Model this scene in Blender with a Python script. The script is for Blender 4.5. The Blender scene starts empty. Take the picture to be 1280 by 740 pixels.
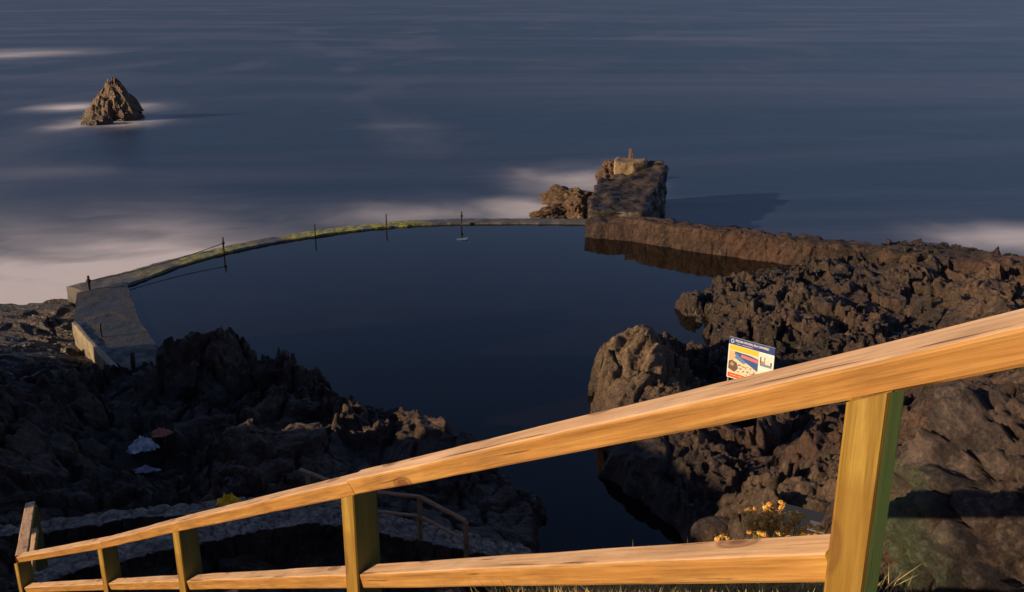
import bpy, bmesh, math, random
import numpy as np
from mathutils import Vector, Matrix, Quaternion

random.seed(7); np.random.seed(7)
R = math.radians
scene = bpy.context.scene
COL = scene.collection

# ------------------------------------------------------------------ camera
CAMZ = 16.0
PITCH = R(18.07)
F = 1180.0                       # focal length in photograph pixels
cam_d = bpy.data.cameras.new('camera'); cam = bpy.data.objects.new('camera', cam_d); COL.objects.link(cam)
cam_d.sensor_width = 36.0; cam_d.lens = F / 1280 * 36.0
cam_d.clip_start = 0.05; cam_d.clip_end = 20000
cam.location = (0, 0, CAMZ); cam.rotation_euler = (math.pi / 2 - PITCH, 0, 0)
scene.camera = cam

# ------------------------------------------------------------------ light
SUN_EL = R(17.5); SUN_AZ = math.atan2(-.95, -.31)      # azimuth as compass x/y (from +Y clockwise)
sdir = Vector((math.sin(SUN_AZ) * math.cos(SUN_EL), math.cos(SUN_AZ) * math.cos(SUN_EL), math.sin(SUN_EL)))
sun_d = bpy.data.lights.new('sun', 'SUN'); sun = bpy.data.objects.new('sun', sun_d); COL.objects.link(sun)
sun_d.energy = 5.0; sun_d.angle = R(0.6); sun_d.color = (1.0, .74, .46)
sun.rotation_euler = sdir.to_track_quat('Z', 'Y').to_euler()
sun.location = (-40, -30, 40)
w = bpy.data.worlds.new('World'); scene.world = w; w.use_nodes = True
nt = w.node_tree; bg = nt.nodes['Background']
sky = nt.nodes.new('ShaderNodeTexSky'); sky.sky_type = 'NISHITA'; sky.sun_disc = False
sky.sun_elevation = SUN_EL; sky.sun_rotation = SUN_AZ
sky.altitude = 0; sky.air_density = 1.2; sky.dust_density = .6; sky.ozone_density = 5.0
tn = nt.nodes.new('ShaderNodeMix'); tn.data_type = 'RGBA'; tn.blend_type = 'MULTIPLY'; tn.inputs[0].default_value = 1; tn.inputs[7].default_value = (1.14, .93, 1.03, 1)
nt.links.new(sky.outputs[0], tn.inputs[6]); nt.links.new(tn.outputs[2], bg.inputs[0]); bg.inputs[1].default_value = 0.068
scene.view_settings.view_transform = 'Standard'; scene.view_settings.look = 'None'
scene.view_settings.exposure = 0.3; scene.view_settings.gamma = 1.0
scene.view_settings.use_curve_mapping = False

# ------------------------------------------------------------------ helpers
CP, SP = math.cos(PITCH), math.sin(PITCH)
def PD(px, py, D):
    u = (px - 640) / F; v = -(py - 370) / F
    return Vector((D * u, D * (CP + v * SP), CAMZ + D * (-SP + v * CP)))
def P(px, py, z):
    v = -(py - 370) / F
    return PD(px, py, (CAMZ - z) / (SP - v * CP))

def tag(o, label=None, cat=None, group=None, kind=None):
    if label: o['label'] = label
    if cat: o['category'] = cat
    if group: o['group'] = group
    if kind: o['kind'] = kind
    return o
def empty(name, loc, rz=0):
    o = bpy.data.objects.new(name, None); COL.objects.link(o)
    o.location = loc; o.rotation_euler = (0, 0, rz); o.empty_display_size = .2
    return o
def link(name, me, mats=None, parent=None, smooth=False):
    o = bpy.data.objects.new(name, me); COL.objects.link(o)
    if mats:
        for m in (mats if isinstance(mats, (list, tuple)) else [mats]): me.materials.append(m)
    if parent: o.parent = parent
    if smooth: me.polygons.foreach_set('use_smooth', [True] * len(me.polygons))
    return o
def from_bm(name, bm, mats=None, parent=None, smooth=False):
    me = bpy.data.meshes.new(name); bm.normal_update(); bm.to_mesh(me); bm.free()
    return link(name, me, mats, parent, smooth)
def grid_mesh(name, X, Y, Z):
    r, c = X.shape
    me = bpy.data.meshes.new(name)
    co = np.stack([X, Y, Z], -1).reshape(-1, 3).astype(np.float32)
    i = np.arange(r * c).reshape(r, c)
    q = np.stack([i[:-1, :-1], i[:-1, 1:], i[1:, 1:], i[1:, :-1]], -1).reshape(-1, 4)
    me.vertices.add(len(co)); me.vertices.foreach_set('co', co.ravel())
    me.loops.add(q.size); me.loops.foreach_set('vertex_index', q.ravel().astype(np.int32))
    me.polygons.add(len(q)); me.polygons.foreach_set('loop_start', np.arange(0, q.size, 4, dtype=np.int32))
    me.polygons.foreach_set('use_smooth', np.ones(len(q), dtype=bool))
    me.update(calc_edges=True); me.validate()
    return me
def attr(me, name, vals):
    a = me.attributes.new(name, 'FLOAT', 'POINT'); a.data.foreach_set('value', np.asarray(vals, dtype=np.float32).ravel())

# numpy noise
def _h(ix, iy, iz, s):
    n = (ix.astype(np.int64) * 374761393 + iy.astype(np.int64) * 668265263 + iz.astype(np.int64) * 2147483647 + s * 1274126177) & 0xffffffff
    n = ((n ^ (n >> 13)) * 1274126177) & 0xffffffff
    n = ((n ^ (n >> 16)) * 2246822519) & 0xffffffff
    return ((n ^ (n >> 15)) & 0xffffff) / float(0xffffff)
def vn(x, y, z=None, s=0):
    if z is None: z = np.zeros_like(x)
    ix, iy, iz = np.floor(x), np.floor(y), np.floor(z)
    fx, fy, fz = x - ix, y - iy, z - iz
    fx = fx * fx * fx * (fx * (fx * 6 - 15) + 10); fy = fy * fy * fy * (fy * (fy * 6 - 15) + 10); fz = fz * fz * fz * (fz * (fz * 6 - 15) + 10)
    out = 0
    for dx in (0, 1):
        for dy in (0, 1):
            for dz in (0, 1):
                wgt = (fx if dx else 1 - fx) * (fy if dy else 1 - fy) * (fz if dz else 1 - fz)
                out = out + wgt * _h(ix + dx, iy + dy, iz + dz, s)
    return out * 2 - 1
def fbm(x, y, z=None, s=0, o=5, lac=2.07, g=.5, ridge=False):
    if z is None: z = np.zeros_like(x)
    a, t, f, out = 1., 0., 1., 0.
    for k in range(o):
        n = vn(x * f + 13.7 * k, y * f - 7.1 * k, z * f + 3.3 * k, s + k)
        if ridge: n = 1 - 2 * np.abs(n)
        out = out + a * n; t += a; a *= g; f *= lac
    return out / t
def worley(x, y, s=0):
    ix, iy = np.floor(x), np.floor(y)
    f1 = np.full(x.shape, 9.); f2 = np.full(x.shape, 9.); idv = np.zeros(x.shape)
    for dx in (-1, 0, 1):
        for dy in (-1, 0, 1):
            cx, cy = ix + dx, iy + dy
            z0 = np.zeros_like(cx)
            px = cx + .1 + .8 * _h(cx, cy, z0, s); py = cy + .1 + .8 * _h(cx, cy, z0, s + 5)
            d = np.hypot(px - x, py - y); r = _h(cx, cy, z0, s + 9)
            m = d < f1
            f2 = np.where(m, f1, np.minimum(f2, d)); idv = np.where(m, r, idv); f1 = np.where(m, d, f1)
    return f1, f2, idv
def sst(a, b, x):
    t = np.clip((x - a) / (b - a), 0, 1); return t * t * (3 - 2 * t)
def seg_dist(X, Y, poly, closed=False):
    d = np.full(X.shape, 1e9); n = len(poly)
    for i in range(n if closed else n - 1):
        ax, ay = poly[i][0], poly[i][1]; bx, by = poly[(i + 1) % n][0], poly[(i + 1) % n][1]
        ex, ey = bx - ax, by - ay; L = ex * ex + ey * ey + 1e-9
        t = np.clip(((X - ax) * ex + (Y - ay) * ey) / L, 0, 1)
        d = np.minimum(d, np.hypot(X - ax - t * ex, Y - ay - t * ey))
    return d
def inside(X, Y, poly):
    c = np.zeros(X.shape, bool); n = len(poly)
    for i in range(n):
        ax, ay = poly[i][0], poly[i][1]; bx, by = poly[(i + 1) % n][0], poly[(i + 1) % n][1]
        if ay == by: continue
        c ^= ((ay > Y) != (by > Y)) & (X < (bx - ax) * (Y - ay) / (by - ay) + ax)
    return c

# ------------------------------------------------------------------ materials
def mat(name, base=(.5, .5, .5), rough=.6, metal=0., spec=.5):
    m = bpy.data.materials.new(name); m.use_nodes = True
    b = m.node_tree.nodes['Principled BSDF']
    b.inputs['Base Color'].default_value = (*base, 1); b.inputs['Roughness'].default_value = rough
    b.inputs['Metallic'].default_value = metal; b.inputs['Specular IOR Level'].default_value = spec
    return m
class N:
    def __init__(s, m): s.t = m.node_tree; s.b = s.t.nodes['Principled BSDF']
    def n(s, typ, **kw):
        x = s.t.nodes.new(typ)
        for k, v in kw.items():
            if k in x.inputs.keys() if not k.startswith('_') else False: x.inputs[k].default_value = v
            else: setattr(x, k.lstrip('_'), v)
        return x
    def l(s, a, b): s.t.links.new(a, b)
    def coord(s, scale=(1, 1, 1), kind='Object'):
        c = s.n('ShaderNodeTexCoord'); mp = s.n('ShaderNodeMapping'); mp.inputs['Scale'].default_value = scale
        s.l(c.outputs[kind], mp.inputs[0]); return mp.outputs[0]
    def noise(s, v, scale, detail=6, rough=.6, dist=0.):
        x = s.n('ShaderNodeTexNoise'); x.inputs['Scale'].default_value = scale; x.inputs['Detail'].default_value = detail
        x.inputs['Roughness'].default_value = rough; x.inputs['Distortion'].default_value = dist
        s.l(v, x.inputs['Vector']); return x.outputs['Fac']
    def vor(s, v, scale, feat='F1', out='Distance'):
        x = s.n('ShaderNodeTexVoronoi'); x.feature = feat; x.inputs['Scale'].default_value = scale
        s.l(v, x.inputs['Vector']); return x.outputs[out]
    def ramp(s, f, stops):
        x = s.n('ShaderNodeValToRGB'); r = x.color_ramp
        while len(r.elements) < len(stops): r.elements.new(.5)
        for e, (p, c) in zip(r.elements, stops):
            e.position = p; e.color = (*c, 1) if isinstance(c, tuple) else (c, c, c, 1)
        s.l(f, x.inputs[0]); return x.outputs[0]
    def mix(s, f, a, b, typ='MIX'):
        x = s.n('ShaderNodeMix'); x.data_type = 'RGBA'; x.blend_type = typ
        for val, inp in ((f, x.inputs[0]), (a, x.inputs[6]), (b, x.inputs[7])):
            if isinstance(val, bpy.types.NodeSocket): s.l(val, inp)
            elif isinstance(val, tuple): inp.default_value = (*val, 1)
            else: inp.default_value = val
        return x.outputs[2]
    def math(s, op, a, b=0., c=0.):
        x = s.n('ShaderNodeMath'); x.operation = op
        for val, inp in zip((a, b, c), x.inputs):
            if isinstance(val, bpy.types.NodeSocket): s.l(val, inp)
            else: inp.default_value = val
        return x.outputs[0]
    def attr(s, name):
        x = s.n('ShaderNodeAttribute'); x.attribute_name = name; return x.outputs['Fac']
    def bump(s, h, strength, dist, prev=None):
        x = s.n('ShaderNodeBump'); x.inputs['Strength'].default_value = strength; x.inputs['Distance'].default_value = dist
        s.l(h, x.inputs['Height'])
        if prev: s.l(prev, x.inputs['Normal'])
        return x.outputs[0]

def rock_material(name, dark, mid, light, wet=True, green=0., sc=1.):
    m = mat(name, mid, .8, 0, .55); k = N(m); v = k.coord((sc, sc, sc))
    big = k.noise(v, .25, 4, .6); med = k.noise(v, 1.7, 9, .68, .6); fine = k.noise(v, 14, 9, .7)
    c = k.ramp(med, [(.32, dark), (.5, mid), (.68, light)])
    c2 = k.mix(k.ramp(big, [(.42, 0.), (.62, 1.)]), c, k.mix(.55, c, (.16, .075, .045), 'MIX'))
    c3 = k.mix(.8, c2, k.ramp(fine, [(.3, .42), (.7, 1.35)]), 'MULTIPLY')
    if name == 'lava_rock':
        pm = k.math('MULTIPLY', k.ramp(k.noise(v, .55, 7, .7, .5), [(.5, 0.), (.62, 1.)]), .5)
        c3 = k.mix(pm, c3, k.mix(1., (.22, .13, .08), k.ramp(fine, [(.3, .3), (.7, 1.3)]), 'MULTIPLY'))
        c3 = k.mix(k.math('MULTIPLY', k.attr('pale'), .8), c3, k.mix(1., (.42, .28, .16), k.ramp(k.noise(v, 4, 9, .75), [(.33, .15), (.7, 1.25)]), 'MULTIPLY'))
    if green:
        c3 = k.mix(k.math('MULTIPLY', k.attr('green'), green), c3, (.09, .14, .06))
    if wet:
        wz = k.attr('wet')
        c3 = k.mix(k.math('MULTIPLY', wz, .55), c3, (.012, .011, .011))
        k.l(k.math('SUBTRACT', .66, k.math('MULTIPLY', wz, k.math('MULTIPLY', med, .75))), k.b.inputs['Roughness'])
    k.l(c3, k.b.inputs['Base Color'])
    vo = k.vor(v, 3.2, 'F1'); vo2 = k.vor(v, 9, 'F1')
    h = k.math('ADD', k.math('MULTIPLY', vo, .8), k.math('ADD', k.math('MULTIPLY', vo2, .35), k.math('MULTIPLY', k.noise(v, 7, 10, .75, .8), 1.4)))
    b1 = k.bump(h, 1., .22 / sc); b2 = k.bump(fine, .9, .05 / sc, b1)
    k.l(b2, k.b.inputs['Normal'])
    return m
M_rock = rock_material('lava_rock', (.010, .007, .006), (.054, .034, .022), (.25, .16, .095))
M_stack = rock_material('sea_rock', (.08, .05, .022), (.25, .16, .08), (.46, .32, .18), wet=True)
M_boulder = rock_material('boulder_rock', (.03, .022, .02), (.09, .062, .05), (.24, .175, .14), wet=False, green=.6, sc=3.5)

def wood(name, a, b, c, green=None, low_tone=False):
    m = mat(name, b, .52, 0, .35); k = N(m)
    v = k.coord((1.2, 16, 16)); v2 = k.coord((.35, 5, 5)); v3 = k.coord((1, 1, 1))
    g = k.math('ADD', k.math('MULTIPLY', k.noise(k.coord((.5, 14, 14)), 2.2, 8, .62, .9), .5), k.math('MULTIPLY', k.noise(k.coord((1.6, 95, 95)), 1.6, 6, .75, .3), .5)); g2 = k.noise(v2, 2., 5, .6, 2.2)
    col = k.ramp(g2, [(.3, a), (.5, b), (.72, c)])
    col = k.mix(.75, col, k.ramp(g, [(.36, .42), (.5, .92), (.62, 1.15)]), 'MULTIPLY')
    kn = k.vor(k.coord((2.4, 6.5, 6.5)), 1.0, 'F1')
    kk = k.ramp(kn, [(.14, 1.), (.19, .5), (.25, .8), (.30, 0.)])
    col = k.mix(k.math('MULTIPLY', kk, .82), col, (.12, .045, .015))
    gr = k.ramp(k.noise(v3, 2.3, 7, .7), [(.45, 0.), (.75, 1.)])
    col = k.mix(k.math('MULTIPLY', gr, .35), col, (.16, .09, .05))
    if green:
        col = k.mix(k.ramp(k.noise(v2, 1.2, 4, .6), [(.3, .55), (.6, .95)]), col, green)
    if low_tone:  # post colour turns browner and darker towards the bottom
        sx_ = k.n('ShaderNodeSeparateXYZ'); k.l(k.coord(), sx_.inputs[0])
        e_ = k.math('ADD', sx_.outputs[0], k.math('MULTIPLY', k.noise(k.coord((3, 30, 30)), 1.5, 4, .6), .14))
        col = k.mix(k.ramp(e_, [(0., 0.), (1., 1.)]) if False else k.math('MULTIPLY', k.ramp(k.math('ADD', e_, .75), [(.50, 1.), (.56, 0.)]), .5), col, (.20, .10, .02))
    # long drying cracks
    ck = k.noise(k.coord((.9, 30, 30)), 1.3, 3, .5, .4)
    cr = k.ramp(ck, [(.325, 1.), (.35, 0.)])
    col = k.mix(k.math('MULTIPLY', cr, .75), col, (.06, .03, .015))
    k.l(col, k.b.inputs['Base Color'])
    h = k.math('SUBTRACT', g, cr)
    k.l(k.bump(h, .6, .004), k.b.inputs['Normal'])
    return m
M_wood = wood('pine_rail', (.31, .145, .035), (.44, .22, .06), (.57, .325, .105))
M_post = wood('pine_post', (.28, .16, .02), (.37, .225, .03), (.50, .33, .07), low_tone=True)
M_green = wood('treated_timber', (.22, .20, .06), (.28, .24, .07), (.32, .28, .09), green=(.10, .12, .03))
M_fresh = wood('green_stained_timber', (.22, .30, .06), (.26, .36, .08), (.3, .4, .1), green=(.85, .90, .13))
M_woodtop = wood('pine_lit_top', (.50, .29, .145), (.63, .40, .22), (.74, .51, .32))  # rail top face: its brighter light is put into this paler colour

def concrete(name, dark, light, algae=False):
    m = mat(name, light, .75); k = N(m); v = k.coord()
    n = k.noise(v, 1.1, 8, .7, .5); f = k.noise(v, 12, 8, .7)
    c = k.ramp(n, [(.35, dark), (.65, light)])
    c = k.mix(.7, c, k.ramp(f, [(.3, .5), (.7, 1.3)]), 'MULTIPLY')
    if algae:
        gm = k.math('MULTIPLY', k.attr('algae'), k.ramp(k.noise(v, 1.6, 8, .75, 1.), [(.43, 0.), (.52, 1.)]))
        c = k.mix(gm, c, k.ramp(k.noise(v, 4, 6, .7), [(.35, (.16, .17, .02)), (.65, (.42, .38, .05))]))
    k.l(c, k.b.inputs['Base Color'])
    k.l(k.ramp(n, [(.4, .28), (.6, .8)]), k.b.inputs['Roughness'])
    k.l(k.bump(f, .8, .04, k.bump(n, .6, .1)), k.b.inputs['Normal'])
    return m
M_wall = concrete('weathered_concrete', (.05, .045, .04), (.14, .125, .10), algae=True)
M_deck = concrete('wet_concrete', (.018, .016, .015), (.05, .045, .040))
M_mole = rock_material('mole_masonry', (.012, .008, .006), (.045, .028, .018), (.11, .068, .042), wet=False)
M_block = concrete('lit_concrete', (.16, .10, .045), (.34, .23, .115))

# ------------------------------------------------------------------ terrain
ZW = 1.2                                             # level of the pool
def XY(lst):
    return [tuple(P(*q)[:2]) if len(q) == 3 else tuple(q) for q in lst]
south = [(200,455,1.5),(214,438,2.0),(228,424,2.5),(250,416,2.9),(268,420,2.9),(288,446,2.0),(335,462,1.7),(370,447,1.9),(400,462,1.9),
         (440,488,1.8),(475,496,1.9),(520,510,1.9),(555,522,1.9),(580,545,1.8),(600,572,1.6),(640,596,1.4),(690,620,1.4),(706,655,1.3),(705,700,1.3)]
LAND = XY([(-62., 44.), (-40., 47.), (0,393,0), (40,384,0), (70,378,0), (92,372,0)]) + XY([(112,366,1.2),(150,360,1.2),(158,376,1.2),(172,404,1.2),(192,432,1.2)]) + XY(south) + \
       XY([(725,716,1.2),(800,716,1.2),(865,690,1.2),(845,675,1.2),(810,650,1.2),(790,630,1.2),(762,612,1.2),(735,600,1.2),(750,575,1.2),(742,550,1.2),(730,520,1.2),(727,492,1.2),(738,465,1.2),
           (4.8,35.6),(6.6,36.6),(8.2,38.6),(8.4,40.8),(838,386,1.2),(848,372,1.2),(885,356,1.2),(940,337,1.2),(1000,331,1.2),(1050,334,1.2),(1078,322,1.2),
           (1090,296,0),(1180,304,0),(1280,320,0),(1500,338,0),(70.,40.),(70.,-20.),(-62.,-20.)])
hp = [  # (px,py,z) or world (x,y,z)
 # left shelf by the sea
 (0,405,.9),(50,395,.8),(85,385,.7),(20,430,1.2),(70,430,.5),(100,425,.2),(115,445,.2),(130,475,.5),(-80,430,1.6),(0,470,2.4),(60,470,2.0),(60,440,1.1),(-100,500,3.5),
 # under the deck
 (120,380,.2),(150,400,.2),(150,430,.3),(180,445,.6),
 # crags along the pool
 (165,480,2.3),(190,465,2.2),(215,445,2.9),(250,425,3.3),(268,430,3.2),(300,470,2.1),(340,480,1.6),(345,500,1.2),(372,460,2.2),(410,485,2.1),(450,505,2.2),(500,525,2.3),(550,540,2.4),(585,570,2.1),(620,605,1.7),(680,640,1.6),
 (110,500,2.8),(60,520,3.0),(150,520,1.9),(170,560,1.6),(200,590,1.7),(240,560,2.2),(300,560,2.5),(350,570,2.4),(420,560,2.4),(480,580,2.1),(540,610,2.0),(560,650,1.9),(640,670,1.8),(680,700,1.7),
 (30,600,3.2),(0,640,3.2),(100,620,2.4),(200,625,2.7),(280,618,2.9),(360,615,3.0),(440,632,3.0),(-80,650,4.0),
 (120,665,2.9),(300,640,3.0),(400,628,3.0),(500,648,2.9),(600,680,2.2),(150,700,3.6),(300,680,3.2),(400,690,3.2),(500,690,2.7),(600,710,2.2),(200,735,3.6),(400,735,3.2),
 (700,735,1.0),(800,735,1.2),(900,735,3.0),
 # headland with the sign
 (790,412,4.0),(812,414,4.1),(770,430,3.8),(835,432,3.3),(860,455,2.3),(757,455,3.2),(745,490,1.9),(765,520,2.2),(800,500,3.2),(840,490,2.6),(880,480,1.7),(850,520,2.9),(800,550,2.4),(760,560,1.7),(850,580,2.3),(800,610,1.9),(860,640,2.1),(900,600,2.2),(900,660,2.6),(940,560,2.3),(925,640,2.7),(985,600,4.0),(1010,610,4.0),(1040,600,3.8),(1000,650,3.6),(960,680,4.4),
 (900,492,1.8),(935,482,1.8),(980,480,1.7),(1040,490,1.8),(1000,530,1.9),(1080,520,2.4),
 (870,412,1.0),(895,428,1.2),(850,380,1.5),(870,371,1.6),(900,362,1.6),(940,350,1.7),(965,352,2.4),(905,385,1.5),(880,396,1.2),(940,400,1.9),(1000,370,2.0),(980,400,2.6),(1040,418,2.7),(1020,440,2.0),(1060,385,1.8),(1110,360,1.9),(1160,352,2.3),(1120,405,1.6),(1170,395,2.3),(1240,380,2.9),(1200,350,2.2),(1280,350,2.7),(1100,440,2.0),(1200,430,2.3),(1280,400,3.2),(1100,320,2.0),(1200,325,2.3),(1300,335,2.8),(1400,345,3),
 (1180,470,3.0),(1240,455,3.6),(1180,520,5.0),(1280,470,5.2),(1150,600,5.4),(1120,680,5.5),(1200,600,7.),(1260,560,7.2),(1400,500,8),(1300,700,9),(1500,600,10),
 # hill that carries the fence
 (0.,0.,14.05),(2.,0.,14.2),(1.,2.4,13.95),(3.5,2.5,14.1),(5.5,4.,13.8),(3.,4.2,12.9),(1.,4.4,12.75),(2.6,5.6,12.1),(0.,5.2,12.1),(-1.1,5.4,11.9),(-1.,7.,10.6),(2.,8.,9.8),(5.,8.,10.8),(-3.5,8.4,9.5),(-2.5,9.6,8.),
 (-5.6,11.,7.5),(-8.1,13.1,6.0),(-4.5,12.2,6.2),(-7.,14.5,5.0),(-1.,11.,6.5),(2.,12.,6.3),(6.,12.,7.5),(-9.,9.,7.2),(-11.,13.,5.2),(-10.,16.5,4.6),(8.,16.,6.5),(12.,14.,9.),(3.,17.,3.6),(-2.,15.5,4.2),(6.,20.,4.3),
 (-4.,3.,13.),(-8.,1.,13.2),(-5.,6.,10.5),(-13.,4.,13.),(-19.,8.,9.),(-24.,17.,8.5),(-29.,26.,8.),(-33.,34.,2.5),(-15.,10.,9.),(-19.,19.,5.5),(-22.,28.,5.5),(-37.,42.,2.),(-45.,30.,5.),(-50.,5.,8.),(-56.,40.,1.),(-60.,25.,3.),(-42.,38.,2.),(-30.,0.,16.),(0.,-15.,15.),(-30.,-18.,18.),(30.,-15.,16.),(10.,3.,14.6),(20.,10.,13.),(30.,20.,12.),(40.,30.,10.),(55.,30.,12.),(60.,0.,16.),(24.,56.,.3),(30.,53.,.5),(38.,50.,.9),(52.,46.,2.),(26.,47.,2.3),(34.,43.,2.8),(24.,38.,2.8)]
hw = np.array([tuple(P(*q)) if max(abs(q[0]), abs(q[1])) > 62 or (len(q) == 3 and isinstance(q[0], int)) else q for q in hp], dtype=float)
_n = len(hw)
_A = np.hypot(hw[:, None, 0] - hw[None, :, 0], hw[:, None, 1] - hw[None, :, 1]) - np.eye(_n) * .25
_M = np.zeros((_n + 1, _n + 1)); _M[:_n, :_n] = _A; _M[:_n, _n] = 1; _M[_n, :_n] = 1
_W = np.linalg.solve(_M, np.append(hw[:, 2], 0))
def base_h(X, Y):
    out = np.full(X.shape, _W[_n])
    for i in range(_n): out += _W[i] * np.hypot(X - hw[i, 0], Y - hw[i, 1])
    return out
DECK = XY([(96,366,1.35),(157,352,1.35),(163,366,1.35),(170,392,1.35),(186,418,1.35),(208,446,1.35),(176,478,1.35),(136,446,1.35),(92,401,1.35)])
PUDDLES = [q for i, q in enumerate([(*P(345,497,1.5)[:2], 1.5, 1.3, .8), (*P(1120,402,1.9)[:2], 1.9, .9, .6), (*P(985,478,1.75)[:2], 1.75, 1.0, .6), (*P(1000,388,1.7)[:2], 1.7, 1.5, .8)]) if i in (0, 2)]
CALM = [P(935,488,1.8), P(1000,478,1.8)]
def terrain_h(X, Y):
    B = base_h(X, Y)
    wx = X + .9 * fbm(X * .35, Y * .35, s=3, o=4); wy = Y + .9 * fbm(X * .35, Y * .35, s=17, o=4)
    d = seg_dist(wx * .35 + X * .65, wy * .35 + Y * .65, LAND, True); ins = inside(wx * .35 + X * .65, wy * .35 + Y * .65, LAND)
    sd = np.where(ins, d, -d) + .30 * fbm(X * 1.1, Y * 1.1, s=31, o=5)
    rug = sst(3, 9, Y) * (.35 + .65 * sst(-.3, .4, fbm(X * .18, Y * .18, s=41, o=3)))
    # the hill itself is earthier
    rug = np.maximum(rug, .85 * sst(2, 6, X) * sst(3, 6, Y))
    rel = np.zeros(X.shape)
    msk = .30 + .95 * sst(-.25, .25, fbm(X * .45 + 3, Y * .45, s=47, o=3)); lf = sst(1.5, -1.5, X)
    rel += .75 * fbm(wx * .42, wy * .42, s=51, o=4, ridge=True)
    f1, f2, idv = worley(wx * .62, wy * .62, s=61)
    rel += .80 * (idv - .5) * sst(0, .14, f2 - f1) - .45 * (1 - sst(0, .13, f2 - f1))
    qx = wx + .35 * fbm(X * 1.3, Y * 1.3, s=64, o=3); qy = wy + .35 * fbm(X * 1.3, Y * 1.3, s=66, o=3)
    f1, f2, idv = worley(qx * 1.5 + 5, qy * 1.5 + .5 * qx, s=71)
    rel += msk * (.40 * (idv - .5) * sst(0, .16, f2 - f1) - .16 * (1 - sst(0, .15, f2 - f1)))
    rel += .30 * fbm(X * 2.3, Y * 2.3, s=81, o=5, g=.6) * msk
    f1, f2, idv = worley(qx * 4.1, qy * 3.2, s=75)
    rel += msk * (1 - .45 * lf) * (.16 * (.45 - f1) + .17 * (idv - .5) * sst(0, .2, f2 - f1))
    rel -= .12 * fbm(X * 3.6, Y * 3.6, s=83, o=4, g=.6, ridge=True) * msk * (1 - .4 * lf)
    # slabs of the left shelf
    t = sst(-17, -21, X) * sst(37, 40, Y)
    st = B + .5 * fbm(X * .3 + Y * .25, Y * 1.1, s=91, o=4)
    ter = np.floor(st / .28) * .28 + .28 * sst(.65, 1, (st / .28) % 1)
    cr = np.exp(-(((X - 3.9) / 2.0) ** 2 + ((Y - 32.4) / 2.4) ** 2))
    rel = rel * (1 - .2 * cr) + cr * .95 * fbm((X * .75 - Y * .66) * 2.3 + .5 * fbm(X, Y, s=2, o=3), (X * .66 + Y * .75) * .35, s=86, o=4, ridge=True)
    rel = rel - rel[(GXY_in := (Y > 14) & (Y < 60) & (abs(X) < 26))].mean() - .05
    rel = np.clip(rel, -1.1, .9)
    rel = rel * (1 - .6 * t) + (ter - B) * t
    calm = np.ones(X.shape)
    for c in CALM: calm = np.minimum(calm, .12 + .88 * sst(.8, 2.6, np.hypot(X - c[0], Y - c[1])))
    dk = np.where(inside(X, Y, DECK), 0., 1.) * sst(0, .8, seg_dist(X, Y, DECK, True))
    H = B + rel * rug * calm * (.12 + .88 * dk)
    # unseen cliff added left of view to shade the basin; notches let sun through
    o_ = -.31 * X + .95 * Y; s_ = .95 * X + .31 * Y
    H = np.maximum(H, (13.0 - 4.0 * np.exp(-((o_ - 28.4) / 1.7) ** 2) - 2.2 * np.exp(-((o_ - 36.) / 1.2) ** 2) + .5 * fbm(X * .5, Y * .5, s=44, o=3)) * sst(17.0, 18.4, o_ + .8 * fbm(X * .2, Y * .2, s=4)) * sst(42., 40.4, o_) * sst(-17, -21, s_ + 1.5 * fbm(X * .2, Y * .2, s=5)))
    prof = sst(-.5, .75, sd)
    H = -1.4 + (H + 1.4) * prof
    H = np.where(sd < -.1, np.minimum(H, ZW + .3 * fbm(X * 2, Y * 2, s=7) - .35), H)
    for px, py, pz, rx, ry in PUDDLES:
        q = np.hypot((X - px) / rx, (Y - py) / ry) + .35 * fbm(X * 1.1, Y * 1.1, s=11, o=4)
        H = np.where(q < 1.3, np.minimum(H, pz - .12 + .9 * sst(.75, 1.3, q) ), H)
    H = np.where(dk < .98, np.minimum(H, .9 + 2 * dk), H)
    return H, rug
def axis(parts):
    out = []
    for a, b, st in parts: out += list(np.arange(a, b, st))
    return np.array(out + [parts[-1][1]])
xs = axis([(-62, -28, 1.2), (-28, -24, .3), (-24, 25, .068), (25, 33, .2), (33, 70, 1.5)])
ys = axis([(-20, 1, .8), (1, 10, .14), (10, 15, .1), (15, 45, .065), (45, 60, .12)])
GX, GY = np.meshgrid(xs, ys)
GZ, rug = terrain_h(GX, GY)
vis = sst(-28, -25, GX) * sst(33, 28, GX) * sst(1, 5, GY)
amp = .30 * rug * vis * sst(-.2, .6, GZ)
DX = amp * fbm(GX * 1.3, GY * 1.3, GZ * 1.3, s=101, o=4); DY = amp * fbm(GX * 1.3, GY * 1.3, GZ * 1.3, s=121, o=4)
crg = np.exp(-(((GX - 3.9) / 2.2) ** 2 + ((GY - 32.2) / 3.0) ** 2)) * sst(.2, 1., GZ)
_al = GX * .75 - GY * .66
flu = crg * (.34 * fbm(_al * 2.6 + .25 * GZ, GZ * .35, s=161, o=5, g=.62, ridge=True) - .30 * np.abs(fbm(_al * 5., GZ * .8, s=171, o=3)))
DX = DX - .66 * flu; DY = DY - .75 * flu
fine = .075 * vis * (.25 + .75 * rug) * fbm(GX * 5.5, GY * 5.5, GZ * 5.5, s=141, o=3, g=.7)
me = grid_mesh('rocky_shore', GX + DX, GY + DY, GZ + fine)
attr(me, 'wet', sst(3.1, 1.5, GZ) * (.45 + .55 * sst(16, 30, GY)))
def blob(px, py, z, r): c = P(px, py, z); return np.exp(-(((GX - c.x) ** 2 + (GY - c.y) ** 2) / r ** 2) ** 1.5)
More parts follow.
